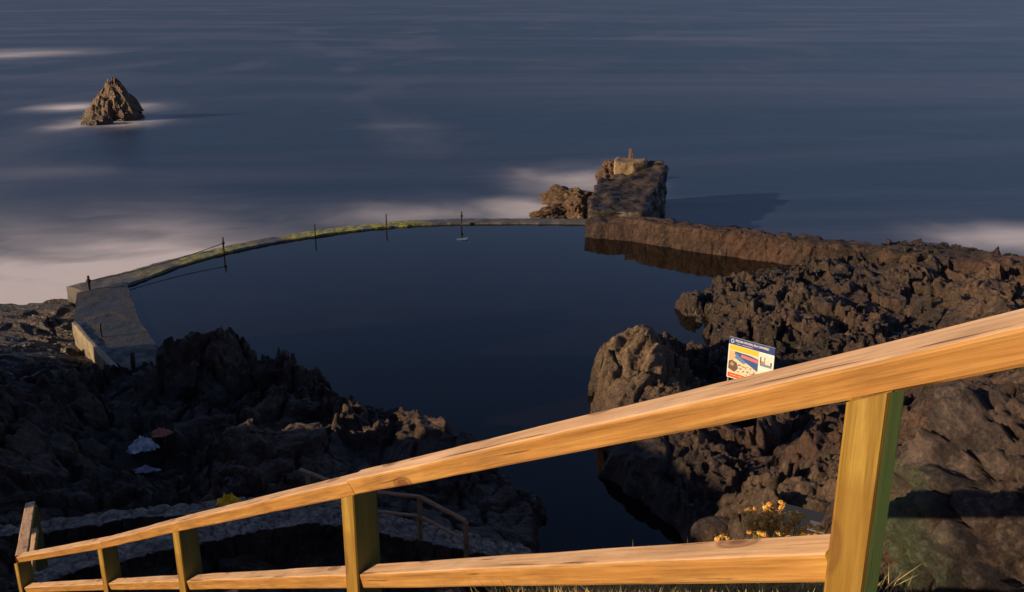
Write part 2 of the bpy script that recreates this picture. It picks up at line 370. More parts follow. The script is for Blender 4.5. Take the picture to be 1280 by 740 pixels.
attr(me, 'pale', np.clip(blob(800,440,3.6,2.6) + .5 * blob(1000,610,3.9,1.7) + .35 * blob(940,370,2,4.5) + .35 * blob(1180,370,2.3,5) + 1. * blob(40,405,.9,5.5) + .3 * blob(300,560,2.4,2.2) + .12 * blob(110,540,2.4,2.5) + .25 * blob(380,465,2.,1.4) + .1 * blob(520,540,2,2.2), 0, 1))  # tan rock; the basin spots put missing sunlight into the colour
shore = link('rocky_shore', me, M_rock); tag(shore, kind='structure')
def ground_z(x, y):
    j = int(np.clip(np.searchsorted(xs, x), 0, len(xs) - 1)); i = int(np.clip(np.searchsorted(ys, y), 0, len(ys) - 1))
    return float(GZ[i, j])

# ------------------------------------------------------------------ water
WALL_LINE = [P(*q) for q in [(100,363,1.32),(157,347,1.32),(215,328,1.32),(279,311.5,1.32),(335,300,1.32),(394,291,1.32),(440,284.5,1.32),(483,280,1.32),(530,277,1.32),(577,275.5,1.32),(640,275.5,1.32),(700,275.5,1.32),(742,276,1.32)]]
def chaikin(pts, n=3):
    for _ in range(n):
        q = [pts[0]]
        for a, b in zip(pts[:-1], pts[1:]): q += [a * .75 + b * .25, a * .25 + b * .75]
        pts = q + [pts[-1]]
    return pts
STACK = P(140,158,0)
sx = np.concatenate([-np.geomspace(6000, 62, 40), np.arange(-60, 60, .45), np.geomspace(62, 6000, 40)])
sy = np.concatenate([np.linspace(-30, 20, 6), np.arange(22, 150, .45), np.geomspace(152, 9000, 90)])
SX, SY = np.meshgrid(sx, sy)
coast = [(-62., 44.), (-40., 47.)] + [tuple(P(*q)[:2]) for q in [(0,393,0),(50,383,0),(92,372,0)]] + [tuple(p[:2]) for p in WALL_LINE]
dc = seg_dist(SX + 3. * fbm(SX * .08, SY * .08, s=201, o=4), SY + 2.5 * fbm(SX * .08, SY * .08, s=211, o=4), coast)
az = (SX / np.maximum(SY, 1))
lft = sst(-.10, -.46, az)                              # swell breaks hardest on the left side
foam = np.exp(-(dc / (2.4 + 8.0 * lft)) ** 1.4) * (.5 + 1.15 * lft) * (.85 + .6 * fbm(SX * .22 + .8 * fbm(SX * .15, SY * .15, s=5, o=3), SY * .4 + .8 * fbm(SX * .15, SY * .15, s=6, o=3), s=221, o=6))
foam = np.where(az > .15, 0, foam)
def spot(px, py, rx, ry, a, s):
    c = P(px, py, 0)
    q = np.hypot((SX - c[0]) / rx, (SY - c[1]) / ry) + .75 * fbm(SX * .20 + .5 * fbm(SX * .3, SY * .2, s=s + 40, o=3), SY * .14, s=s, o=6)
    return a * np.exp(-np.maximum(q, 0) ** 2)
for args in [(95,134,3.6,4.5,.8,1),(165,134,4.5,5.5,.4,2),(143,153,4.0,4.5,.55,3),(112,152,3.0,5.,.6,4),(722,226,4.0,6,.5,5),(690,264,5.,4,.6,6),
             (1265,300,5,3.5,.6,8),(5,67,14,16,.6,9),(530,268,9,4,.4,10),(500,158,6,3,.06,11),(60,215,5,3,.07,13)]:
    foam = np.maximum(foam, spot(*args)) if args[4] > .3 else foam + spot(*args)
me = grid_mesh('sea', SX, SY, np.zeros_like(SX)); attr(me, 'foam', np.clip(foam, 0, 1))
M_sea = mat('sea_water', (.02, .04, .06), .25, 0, .5); k = N(M_sea); k.b.inputs['IOR'].default_value = 1.33
v = k.coord((.024, .010, 1)); v2 = k.coord((.05, .09, 1))
n1 = k.noise(v, 1.0, 7, .6, 1.6); n2 = k.noise(v2, 1.0, 5, .6, 1.); n3 = k.noise(k.coord((.0022, .008, 1)), 1.6, 6, .62, 1.6)
c = k.ramp(n1, [(.3, (.006, .018, .046)), (.50, (.016, .034, .068)), (.66, (.060, .078, .118))])
streak = k.ramp(n3, [(.45, 0.), (.72, 1.)])
c = k.mix(k.math('MULTIPLY', streak, .55), c, (.13, .13, .19))
fm = k.math('MULTIPLY', k.attr('foam'), k.ramp(n2, [(.25, .55), (.7, 1.2)]))
c = k.mix(k.ramp(fm, [(.0, 0.), (.75, 1.)]), c, (.74, .68, .66))
k.l(c, k.b.inputs['Base Color'])
k.l(k.math('ADD', .30, k.math('MULTIPLY', n1, .2)), k.b.inputs['Roughness'])
k.l(k.bump(n2, .15, .6), k.b.inputs['Normal'])
tag(link('sea', me, M_sea), kind='structure')

M_pool = mat('still_water', (.008, .009, .011), .04, 0, .42); k = N(M_pool); k.b.inputs['IOR'].default_value = 1.33
k.l(k.ramp(k.noise(k.coord(), .35, 6, .6, .6), [(.4, (.004, .003, .002)), (.7, (.007, .005, .004))]), k.b.inputs['Base Color'])
k.l(k.bump(k.noise(k.coord((1, 1.4, 1)), 2.2, 3, .5), .05, .02), k.b.inputs['Normal'])
def sheet(name, pts, z, m, kind='structure'):
    bm = bmesh.new(); vs = [bm.verts.new((p[0], p[1], z)) for p in pts]; f = bm.faces.new(vs)
    if f.normal.z < 0 or True: bm.normal_update()
    if f.normal.z < 0: bmesh.ops.reverse_faces(bm, faces=[f])
    bmesh.ops.triangulate(bm, faces=bm.faces[:])
    o = from_bm(name, bm, m); tag(o, kind=kind); return o
mole_f = [P(*q) for q in [(735,287,ZW),(800,293,ZW),(870,303,ZW),(940,314,ZW),(1010,323,ZW),(1085,330,ZW)]]
pool_poly = [tuple(p[:2]) for p in chaikin(WALL_LINE, 2)] + [(p[0] + .3, p[1] + 1.5) for p in mole_f] + [(22., 50.), (14., 40.), (10., 30.), (8., 22.), (-4., 22.), (-4., 27.), (-12., 36.), (-18., 38.5)]
sheet('pool_water', pool_poly, ZW, M_pool)
for i, (px, py, pz, rx, ry) in enumerate(PUDDLES):
    sheet('rock_pool', [(px + 1.25 * rx * math.cos(a), py + 1.25 * ry * math.sin(a)) for a in np.linspace(0, 2 * math.pi, 24)[:-1]], pz, M_pool)

# ------------------------------------------------------------------ pool wall and deck
def sweep_strip(name, line, width, zt, zb, m, res=.12, rough=.03, seed=0, offset=0., stones=0., smooth=True, algae=None, parent=None, side_mat=None):
    """solid low wall along a line: dense cross-section (outer face, top, inner face)."""
    pts = [Vector((p[0], p[1], p[2] if len(p) > 2 else 0)) for p in line]
    L = [0]
    for a, b in zip(pts[:-1], pts[1:]): L.append(L[-1] + (b - a).length)
    n = max(2, int(L[-1] / res)); S = np.linspace(0, L[-1], n)
    C = np.stack([np.interp(S, L, [p[i] for p in pts]) for i in range(3)], -1)
    T = np.gradient(C[:, :2], axis=0); T /= np.linalg.norm(T, axis=1)[:, None] + 1e-9
    Nn = np.stack([-T[:, 1], T[:, 0]], -1)
    wd = width if callable(width) else (lambda s: np.full_like(s, width))
    W = wd(S / L[-1])
    nt_ = max(4, int(np.max(W) / res)); nf = max(3, int(.9 / res))
    prof = [(-.5, q) for q in np.linspace(0, 1, nf)[:-1]] + [(q, 1.) for q in np.linspace(-.5, .5, nt_)] + [(.5, q) for q in np.linspace(1, 0, nf)[1:]]
    pr = np.array(prof)
    A = pr[None, :, 0] * W[:, None] + offset
    X = C[:, None, 0] + Nn[:, None, 0] * A; Y = C[:, None, 1] + Nn[:, None, 1] * A
    top = (C[:, 2] + zt) if zt is not None else C[:, 2]
    Z = zb + (top[:, None] - zb) * pr[None, :, 1]
    q1 = fbm(X * 1.7, Y * 1.7, Z * 1.7, s=seed, o=5); q2 = fbm(X * 1.7, Y * 1.7, Z * 1.7, s=seed + 20, o=5)
    X = X + q1 * rough * 1.5; Y = Y + q2 * rough * 1.5; Z = Z + fbm(X * 2, Y * 2, s=seed + 40, o=5) * rough * (pr[None, :, 1] > .5)
    if stones:
        u = S[:, None] + 0 * A; a = A + pr[None, :, 1] * 0
        f1, f2, idv = worley(u * 2.6, (A - offset) * 2.6 + pr[None, :, 1] * 2.2, s=seed + 3)
        hh = stones * ((idv - .5) * .9 + .5 * fbm(X * 6, Y * 6, s=seed + 8, o=3)) - stones * 1.2 * (1 - sst(0, .18, f2 - f1))
        Z = Z + hh * (pr[None, :, 1] > .95); side = (pr[None, :, 1] < .95)
        X = X + side * hh * Nn[:, None, 0] * np.sign(pr[None, :, 0]); Y = Y + side * hh * Nn[:, None, 1] * np.sign(pr[None, :, 0])
    me = grid_mesh(name, X, Y, Z)
    if side_mat is not None:
        me.polygons.foreach_set('material_index', np.tile(((pr[:-1, 1] < .99) | (pr[1:, 1] < .99)).astype(np.int32), X.shape[0] - 1)); m = [m, side_mat]
    if algae is not None: attr(me, 'algae', np.broadcast_to(algae(S / L[-1])[:, None], X.shape) * 1.)
    # close the ends
    bm = bmesh.new(); bm.from_mesh(me); bm.verts.ensure_lookup_table()
    r, cN = X.shape
    for row in (0, r - 1):
        f = bm.faces.new([bm.verts[row * cN + j] for j in (range(cN) if row else range(cN - 1, -1, -1))])
    bm.to_mesh(me); bm.free()
    o = link(name, me, m, parent); return o
wl = chaikin([Vector((p[0], p[1], 0)) for p in WALL_LINE], 2)
alg = lambda t: np.clip(sst(.16, .19, t) * sst(.36, .27, t) * .75 + sst(.38, .42, t) * sst(.70, .62, t) * 1.1 + .45 * np.exp(-((t - .12) / .03) ** 2), 0, 1.2)
pw = sweep_strip('pool_wall', wl, lambda t: 1.15 + 1.3 * np.exp(-(t / .13) ** 2), 1.31, -1.2, M_wall, res=.11, rough=.05, seed=300, algae=alg)
tag(pw, 'long curved low concrete wall with green algae between the pool and the sea', 'wall')

def slab(name, poly, zt, zb, m, res=.09, rough=.05, seed=0, parent=None, edge=None):
    xs_ = [p[0] for p in poly]; ys_ = [p[1] for p in poly]
    bm = bmesh.new(); vs = [bm.verts.new((p[0], p[1], zt)) for p in poly]; f = bm.faces.new(vs); bm.normal_update()
    if f.normal.z < 0: bmesh.ops.reverse_faces(bm, faces=[f])
    r = bmesh.ops.extrude_face_region(bm, geom=bm.faces[:])
    bmesh.ops.reverse_faces(bm, faces=[f])
    for v_ in f.verts: pass
    for g in r['geom']:
        if isinstance(g, bmesh.types.BMVert): g.co.z = zt
    for v_ in list(bm.verts):
        if v_ not in [g for g in r['geom'] if isinstance(g, bmesh.types.BMVert)]: v_.co.z = zb
    # slice along a grid for detail
    x = min(xs_) + res
    while x < max(xs_):
        bmesh.ops.bisect_plane(bm, geom=bm.verts[:] + bm.edges[:] + bm.faces[:], plane_co=(x, 0, 0), plane_no=(1, 0, 0)); x += res
    y = min(ys_) + res
    while y < max(ys_):
        bmesh.ops.bisect_plane(bm, geom=bm.verts[:] + bm.edges[:] + bm.faces[:], plane_co=(0, y, 0), plane_no=(0, 1, 0)); y += res
    co = np.array([v_.co[:] for v_ in bm.verts])
    d = fbm(co[:, 0] * 1.6, co[:, 1] * 1.6, s=seed, o=6, g=.6) * rough; e1 = fbm(co[:, 0] * 2, co[:, 1] * 2, co[:, 2], s=seed + 9, o=4) * rough
    for v_, q, e in zip(bm.verts, d, e1): v_.co.z += q if v_.co.z > zb + .1 else 0; v_.co.x += e; v_.co.y += e * .7
    return from_bm(name, bm, m, parent)
dk = slab('pool_deck', DECK, 1.345, -.6, M_deck, res=.16, rough=.05, seed=411)
tag(dk, 'wet grey concrete deck at the left corner of the pool', 'deck')
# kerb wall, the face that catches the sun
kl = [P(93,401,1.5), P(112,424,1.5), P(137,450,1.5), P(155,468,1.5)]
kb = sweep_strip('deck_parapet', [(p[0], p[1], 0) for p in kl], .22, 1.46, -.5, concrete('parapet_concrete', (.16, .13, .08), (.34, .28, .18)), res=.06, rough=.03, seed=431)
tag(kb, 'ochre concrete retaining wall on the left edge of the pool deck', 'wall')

# ------------------------------------------------------------------ mole
def polysolid(name, top, zb, m, res=.3, rough=.08, seed=0, parent=None, batter=.0):
    """top = list of (x,y,z) around, rises from zb"""
    bm = bmesh.new()
    n = len(top); cx = sum(p[0] for p in top) / n; cy = sum(p[1] for p in top) / n
    tv = [bm.verts.new(p) for p in top]
    bv = [bm.verts.new((p[0] + (p[0] - cx) * batter, p[1] + (p[1] - cy) * batter, zb)) for p in top]
    ft = bm.faces.new(tv); bm.normal_update()
    if ft.normal.z < 0: tv.reverse(); bv.reverse(); bm.faces.remove(ft); ft = bm.faces.new(tv)
    for i in range(n): bm.faces.new([tv[i], bv[i], bv[(i + 1) % n], tv[(i + 1) % n]])
    bmesh.ops.triangulate(bm, faces=bm.faces[:])
    for _ in range(7):
        es = [e for e in bm.edges if e.calc_length() > res]
        if not es: break
        bmesh.ops.subdivide_edges(bm, edges=es, cuts=1, use_grid_fill=False); bmesh.ops.triangulate(bm, faces=bm.faces[:])
    bm.normal_update()
    co = np.array([v_.co[:] for v_ in bm.verts]); no = np.array([v_.normal[:] for v_ in bm.verts])
    d = fbm(co[:, 0] * .9, co[:, 1] * .9, co[:, 2] * .9, s=seed, o=6, g=.6) * rough
    for v_, q, nn in zip(bm.verts, d, no): v_.co += Vector(nn) * float(q)
    return from_bm(name, bm, m, parent, smooth=True)
M_moletop = concrete('mole_top', (.014, .010, .007), (.062, .043, .027))
mole = empty('mole', P(737, 287, 0)); mb = mole.matrix_basis.copy(); mole.location = (0, 0, 0)
tag(mole, 'rough dark stone breakwater running from the shore to its bent seaward end', 'breakwater')
# causeway from the bend to the shore
ml = [P(737,272,2.15), P(800,276,2.2), P(870,286,2.25), P(940,294,2.3), P(1010,302,2.3), P(1085,310,2.35), P(1180,317,2.6), P(1290,330,2.9), P(1420,345,3.1)]
cw = sweep_strip('causeway', ml, 2.6, 0, -1.2, M_mole, res=.14, rough=.22, seed=500, parent=mole)
# rubble-crowned kerb on the pool side of the causeway
ml2 = [P(788,272,2.5), P(830,279,2.55), P(900,288,2.6), P(960,295,2.6), P(1010,301,2.6), P(1085,309,2.6), P(1150,318,2.8)]
kk_ = sweep_strip('rubble_kerb', ml2, .8, 0, 1.0, rock_material('rubble', (.014, .009, .006), (.055, .034, .02), (.17, .10, .055), wet=False), res=.09, rough=.14, seed=520, stones=.05, parent=mole)
# bend and seaward arm
arm = [P(*q) for q in [(736,262,2.5),(739,248,2.5),(745,230,2.5),(752,223,2.5),(772,221,2.5),(782,215,2.7),(795,207,3.0),(802,200,3.3),(829,199,3.4),(832,208,3.3),(828,222,3.0),(820,236,2.7),(812,250,2.5),(804,266,2.5)]]
arm_o = polysolid('seaward_arm', arm, -1.2, [M_moletop], res=.28, rough=.55, seed=540, parent=mole, batter=.03)
endb = [P(*q) for q in [(768,202,3.6),(772,197,3.6),(800,197.5,3.6),(809,198.5,3.6),(806,202,3.6),(792,203,3.6)]]
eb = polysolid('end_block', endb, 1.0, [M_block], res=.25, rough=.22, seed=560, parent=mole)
mole_rock_pts = None

# ------------------------------------------------------------------ rocks
def rock(name, loc, size, m, seed, sub=5, amp=.35, freq=1.0, squash=(1, 1, 1), rz=0, cut=None, ridged=True, blocky=.12, green=None, shape=None):
    bm = bmesh.new(); bmesh.ops.create_icosphere(bm, subdivisions=sub, radius=1)
    co = np.array([v_.co[:] for v_ in bm.verts])
    p = co * freq
    q = fbm(p[:, 0] * 1.4, p[:, 1] * 1.4, p[:, 2] * 1.4, s=seed, o=3) * amp + fbm(p[:, 0] * 3.4, p[:, 1] * 3.4, p[:, 2] * 3.4, s=seed + 5, o=6, g=.64, ridge=ridged) * amp * .55
    f1, f2, idv = worley(p[:, 0] * 3 + p[:, 2] * 1.7, p[:, 1] * 3 - p[:, 2] * 1.3, s=seed + 2)
    q += blocky * (idv - .5) - blocky * .9 * (1 - sst(0, .15, f2 - f1))
    co = co * (1 + q)[:, None]
    if shape is not None: co = shape(co)
    co = co * np.array(squash) * size
    for v_, c_ in zip(bm.verts, co): v_.co = c_
    o = from_bm(name, bm, m, None, smooth=True); o.location = loc; o.rotation_euler = (0, 0, rz)
    zz = co[:, 2] + loc[2]
    attr(o.data, 'wet', sst(1.6, .3, zz))
    if green is not None: attr(o.data, 'green', green(co))
    return o
# sea stack: pyramid with a shoulder on the right
def pyr(co):
    z = np.clip((co[:, 2] + .2) / 1.25, 0, 1)
    k_ = 1.10 - .76 * z ** 1.7
    out = co.copy(); out[:, 0] = co[:, 0] * k_ + .05 + .1 * z; out[:, 1] *= k_
    sh = np.exp(-((co[:, 0] - .75) / .35) ** 2) * .22; out[:, 2] = co[:, 2] * 1.05 + sh * (co[:, 2] > 0)
    return out
ss = rock('sea_stack', P(140, 151, -.3), 3.15, M_stack, 615, sub=6, amp=.34, freq=1.3, squash=(1.14, .9, 1.26), shape=pyr)
tag(ss, 'pointed brown rock standing alone in the open sea', 'sea rock')
r_ = rock('low_rock', P(122, 157, -.2), 1.6, M_stack, 622, sub=5, amp=.3, squash=(1.1, .8, .75)); tag(r_, 'small low rock in front of the pointed sea rock', 'rock')
g = 'lit rocks beside the breakwater'
M_brown = rock_material('brown_rock', (.05, .028, .014), (.17, .10, .05), (.34, .21, .11), wet=False)
for (px, py, z, sz, sq, sd_, lab) in [
    (713,250,.3,1.75,(1.2,.8,.55),631,'jagged brown rock standing in foam left of the breakwater bend'),
    (697,268,.3,1.2,(1.5,.8,.5),632,'lowest brown rock where the algae wall meets the sea foam'),
    (724,266,.4,1.4,(1.2,.8,.7),633,'mossy brown rock wedged against the end of the curved pool wall'),
    (766,219,.5,1.45,(.85,.9,.85),634,'brown rock heaped under the lit end block of the breakwater')]:
    o = rock('rock', P(px, py, z), sz, M_brown if sd_ != 635 else M_rock, sd_, sub=5, amp=.38, freq=1.5, squash=sq, rz=sd_, blocky=.2); tag(o, lab, 'rock', g if sd_ != 635 else None)

# near outcrop at the right edge
def grn(co): return sst(-1.0, -1.2, co[:, 0] + .25 * fbm(co[:, 0] * 3, co[:, 1] * 3, co[:, 2] * 3, s=9, o=4))
bo = rock('boulder', PD(1385, 745, 5.2), 1.12, M_boulder, 700, sub=7, amp=.36, freq=1.25, squash=(1.0, .9, .95), blocky=.13, green=grn)
tag(bo, 'large rough brown boulder with greenish left side beside the nearest fence post', 'boulder')
o = rock('boulder', P(895, 668, 2.9), .55, M_rock, 712, sub=4, amp=.12, squash=(1.2, .8, .8), blocky=.03); tag(o, 'smooth rounded dark boulder at the edge of the lower water', 'boulder')

# ------------------------------------------------------------------ wooden fence
def beam(name, a, b, wd, ht, m, parent, seed=0, wob=.004, up=Vector((0, 0, 1)), bev=.012, seg=.12, roll=0.):
    a, b = Vector(a), Vector(b); L = (b - a).length; x = (b - a) / L
    y = up.cross(x).normalized(); z = x.cross(y)
    y, z = y * math.cos(roll) - z * math.sin(roll), z * math.cos(roll) + y * math.sin(roll)
    bm = bmesh.new(); n = max(2, int(L / seg))
    prof = []
    for cx, cz, a0 in ((wd / 2 - bev, ht / 2 - bev, 0), (-wd / 2 + bev, ht / 2 - bev, 90), (-wd / 2 + bev, -ht / 2 + bev, 180), (wd / 2 - bev, -ht / 2 + bev, 270)):
        for q in (0, 45, 90): prof.append((cx + bev * math.cos(R(a0 + q)), cz + bev * math.sin(R(a0 + q))))
    xs_ = np.repeat(np.linspace(0, L, n + 1), len(prof)); py_ = np.tile([p[0] for p in prof], n + 1); pz_ = np.tile([p[1] for p in prof], n + 1)
    dy = fbm(xs_ * 1.3, py_ * 6, pz_ * 6, s=seed, o=3) * wob; dz = fbm(xs_ * 1.3, py_ * 6 + 9, pz_ * 6, s=seed + 4, o=3) * wob
    vs = [bm.verts.new((xx, yy, zz)) for xx, yy, zz in zip(xs_, py_ + dy, pz_ + dz)]; c = len(prof)
    for i in range(n):
        for j in range(c): bm.faces.new((vs[i * c + j], vs[i * c + (j + 1) % c], vs[(i + 1) * c + (j + 1) % c], vs[(i + 1) * c + j]))
    bm.faces.new([vs[j] for j in range(c - 1, -1, -1)]); bm.faces.new([vs[n * c + j] for j in range(c)])
    bmesh.ops.recalc_face_normals(bm, faces=bm.faces[:])
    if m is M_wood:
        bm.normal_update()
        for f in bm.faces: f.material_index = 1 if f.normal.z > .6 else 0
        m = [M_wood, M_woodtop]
    o = from_bm(name, bm, m)
    Mx = Matrix.Translation(a) @ Matrix((x, y, z)).transposed().to_4x4()
    if parent: o.parent = parent; o.matrix_basis = parent.matrix_basis.inverted() @ Mx
    else: o.matrix_basis = Mx
    return o
def empty_at(name, loc): return empty(name, loc)
FP = [(1100, 460, 2.6, .60), (448, 603, 5.75, .665), (230, 653, 9.1, .67), (133, 677, 12., .63), (27, 696, 14.6, .56)]
RP = [PD(a, b, c) for a, b, c, d in FP]
RE = PD(38, 630, 18.3)
R0 = RP[0] + (RP[0] - RP[1]) * .42
fence = empty('wooden_fence', (RP[1].x, RP[1].y, RP[1].z - 1.0))
tag(fence, 'large pine post and rail fence running down the slope across the foreground', 'fence')
pts = [R0] + RP + [RE]
drops = [.50] + [f[3] for f in FP] + [.56]
RW, RH = .135, .10
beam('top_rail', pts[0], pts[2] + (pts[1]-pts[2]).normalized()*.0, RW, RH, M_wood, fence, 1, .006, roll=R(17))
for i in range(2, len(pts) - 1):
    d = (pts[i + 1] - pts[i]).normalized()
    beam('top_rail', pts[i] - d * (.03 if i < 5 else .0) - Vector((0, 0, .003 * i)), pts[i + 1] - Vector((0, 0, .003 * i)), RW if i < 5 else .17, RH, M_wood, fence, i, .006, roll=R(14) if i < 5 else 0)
for i in range(1, len(pts) - 1):
    a = pts[i] - Vector((0, 0, drops[i])); b = pts[i + 1] - Vector((0, 0, drops[i + 1])); d = (b - a).normalized()
    beam('lower_rail', a + d * .05, b - d * .05, .125, .10, M_wood, fence, 20 + i, .006, roll=R(13))
def post(p, nxt, prv, dz_top, h, th=-34, a=.11, b=.215, seed=0):
    """rectangular post; its top is cut to the slope of the rail; narrow face A plain pine, broad face B green treated"""
    t = Vector((math.cos(R(th)), math.sin(R(th)), 0)); n = Vector((-t.y, t.x, 0))
    dirv = nxt - prv; dh = Vector((dirv.x, dirv.y, 0)); sl = dirv.z / dh.length; dh.normalize()
    bm = bmesh.new(); lev = []; nz = 14; bev = .008
    prof = []
    for cx, cy, a0 in ((a / 2 - bev, b / 2 - bev, 0), (-a / 2 + bev, b / 2 - bev, 90), (-a / 2 + bev, -b / 2 + bev, 180), (a / 2 - bev, -b / 2 + bev, 270)):
        for q in (0, 90): prof.append((cx + bev * math.cos(R(a0 + q)), cy + bev * math.sin(R(a0 + q))))
    for i in range(nz + 1):
        row = []
        for (u, v_) in prof:
            off = t * u + n * v_
            zt = dz_top + sl * off.dot(dh)
            zb = -h
            zz = zb + (zt - zb) * i / nz
            row.append((zz, u, v_))
        lev.append(row)
    # local x runs up the post so the grain follows it
    vs = [[bm.verts.new(q) for q in row] for row in lev]; c = len(prof)
    for i in range(nz):
        for j in range(c):
            f = bm.faces.new((vs[i][j], vs[i][(j + 1) % c], vs[i + 1][(j + 1) % c], vs[i + 1][j]))
            f.material_index = 1 if j in (7, 3, 0, 4) and j in (7, 3) else 0
    bm.faces.new([vs[0][j] for j in range(c)]); bm.faces.new([vs[nz][j] for j in range(c)])
    bmesh.ops.recalc_face_normals(bm, faces=bm.faces[:])
    bm.normal_update()
    for f in bm.faces: f.material_index = 1 if abs(f.normal.y) > .8 and f.normal.y * 1 > 0 or f.normal.y < -.8 else 0
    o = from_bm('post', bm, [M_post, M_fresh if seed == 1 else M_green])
    Mx = Matrix.Translation(p) @ Matrix((Vector((0, 0, 1)), t, n)).transposed().to_4x4()
    o.parent = fence; o.matrix_basis = fence.matrix_basis.inverted() @ Mx
    return o
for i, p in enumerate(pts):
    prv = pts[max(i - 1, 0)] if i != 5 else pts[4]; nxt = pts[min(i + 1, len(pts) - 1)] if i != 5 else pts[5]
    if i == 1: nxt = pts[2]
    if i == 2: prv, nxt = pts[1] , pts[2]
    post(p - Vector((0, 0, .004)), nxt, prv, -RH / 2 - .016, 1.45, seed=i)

# ------------------------------------------------------------------ small timber handrail lower down
M_pole = wood('weathered_pole', (.30, .16, .08), (.42, .235, .12), (.52, .31, .17))
def tube(name, path, r, m, parent=None, seg=10, smooth=True, cap=True):
    bm = bmesh.new(); rings = []
    pts_ = [Vector(p) for p in path]
    for i, p in enumerate(pts_):
        d = (pts_[min(i + 1, len(pts_) - 1)] - pts_[max(i - 1, 0)]).normalized()
        s_ = d.cross(Vector((0, 0, 1)));
        if s_.length < .01: s_ = Vector((1, 0, 0))
        s_.normalize(); u = s_.cross(d)
        rr = r[i] if isinstance(r, (list, tuple)) else r
        rings.append([bm.verts.new(p + s_ * rr * math.cos(a) + u * rr * math.sin(a)) for a in np.linspace(0, 2 * math.pi, seg, endpoint=False)])
    for A_, B_ in zip(rings[:-1], rings[1:]):
        for j in range(seg): bm.faces.new((A_[j], A_[(j + 1) % seg], B_[(j + 1) % seg], B_[j]))
    if cap: bm.faces.new(rings[0]); bm.faces.new(rings[-1])
    bmesh.ops.recalc_face_normals(bm, faces=bm.faces[:])
    o = from_bm(name, bm, m, None, smooth)
    if parent: o.parent = parent; o.matrix_basis = parent.matrix_basis.inverted()
    return o
HP = [PD(375, 587, 23.5), PD(440, 612, 22.8), PD(524, 621, 22.2), PD(582, 651, 21.6)]
hr = empty('handrail', (HP[1].x, HP[1].y, HP[1].z - 1)); tag(hr, 'small low timber handrail beside the stone topped path below the big fence', 'handrail')
for a, b in zip(HP[:-1], HP[1:]):
    beam('rail', a, b, .09, .09, M_pole, hr, 40, .003, bev=.035)
    beam('rail', a - Vector((0, 0, .52)), b - Vector((0, 0, .52)), .075, .075, M_pole, hr, 44, .003, bev=.03)
for i, p in enumerate(HP):
    q = p if i else p.lerp(HP[1], .14)
    beam('post', q - Vector((0, 0, 1.25)), q - Vector((0, 0, .045)), .11, .11, M_pole, hr, 50 + i, .003, up=Vector((0, 1, 0)), bev=.03)

# ------------------------------------------------------------------ stone topped walls of the path
def stone_mat(name):
    m = mat(name, (.25, .24, .24), .8); k = N(m); v = k.coord()
    vo = k.vor(v, 2.6, 'F1', 'Color'); n = k.noise(v, 9, 9, .72); sep = k.n('ShaderNodeSeparateColor'); k.l(vo, sep.inputs[0])
    c = k.ramp(n, [(.3, (.03, .022, .015)), (.5, (.21, .155, .11)), (.7, (.50, .38, .28))])
    c = k.mix(.45, c, k.ramp(sep.outputs[0], [(0, .4), (1, 1.4)]), 'MULTIPLY')
    k.l(c, k.b.inputs['Base Color']); k.l(k.bump(n, .9, .04), k.b.inputs['Normal']); return m
M_stone = stone_mat('path_stone')
w2 = [P(36,722,4.6), P(95,698,4.5), P(150,688,4.4), P(215,673,4.3), P(300,656,4.1), P(380,643,3.95), P(430,644,3.85), P(480,654,3.7), P(540,667,3.4), P(600,680,3.1), P(665,697,2.7)]
o = sweep_strip('path_wall', chaikin(w2, 2), .85, 0, 0.6, M_stone, res=.055, rough=.04, seed=800, stones=.06, side_mat=M_rock)
tag(o, 'long curving low wall topped with grey flagstones, nearest the big fence', 'wall')
w1 = [P(-30,668,3.9), P(45,658,3.8), (P(110,650,3.75)), P(170,642,3.7), P(240,635,3.6), P(310,627,3.5), P(380,622,3.4), P(450,634,3.3)]
o = sweep_strip('path_wall', chaikin(w1, 2), .55, 0, 0.6, M_stone, res=.055, rough=.05, seed=830, stones=.055, side_mat=M_rock)
tag(o, 'narrow upper stone wall of the sunken path, below the rocks with litter', 'wall')
M_dirt = rock_material('reddish_dirt', (.06, .035, .025), (.11, .065, .045), (.15, .095, .07), wet=False)
pf = [P(20,742,3.75), P(120,735,3.5), P(220,724,3.3), P(330,712,3.1), P(420,712,2.9), P(500,722,2.7), P(600,738,2.3)]
o = sweep_strip('path', chaikin(pf, 2), 2.4, 0, 1.0, M_dirt, res=.12, rough=.05, seed=850); tag(o, kind='structure')
pm = [P(0,690,3.5), P(90,675,3.35), P(170,665,3.25), P(250,652,3.15), P(330,642,3.0), P(400,636,2.9)]
o = sweep_strip('path', chaikin(pm, 2), 1.5, 0, 1.0, M_dirt, res=.12, rough=.05, seed=860); tag(o, kind='structure')

# ------------------------------------------------------------------ information sign
sg_l = PD(908, 472, 32.5); ang = R(-43); SW, SHt = 2.12, 1.42
zb0 = sg_l.z
sign = empty('information_sign', (sg_l.x, sg_l.y, zb0 - 1.2), ang); sign.scale = (.80, 1, 1.04)
tag(sign, 'blue, yellow and white information board on two legs among the dark rocks', 'sign')
def flat(c, rough=.5): return mat('print', c, rough)
MP = dict(white=mat('print_white', (.78, .76, .72), .5), blue=mat('print_blue', (.02, .045, .19), .5), yellow=mat('print_yellow', (.80, .50, .04), .5), red=mat('print_red', (.68, .09, .03), .5), steel=mat('grey_steel', (.30, .29, .27), .5, .3))
def quad(bm, x0, z0, x1, z1, y, mi=0, pts_=None):
    q = pts_ or [(x0, z0), (x1, z0), (x1, z1), (x0, z1)]
    f = bm.faces.new([bm.verts.new((x, y, z)) for x, z in q]); f.material_index = mi; return f
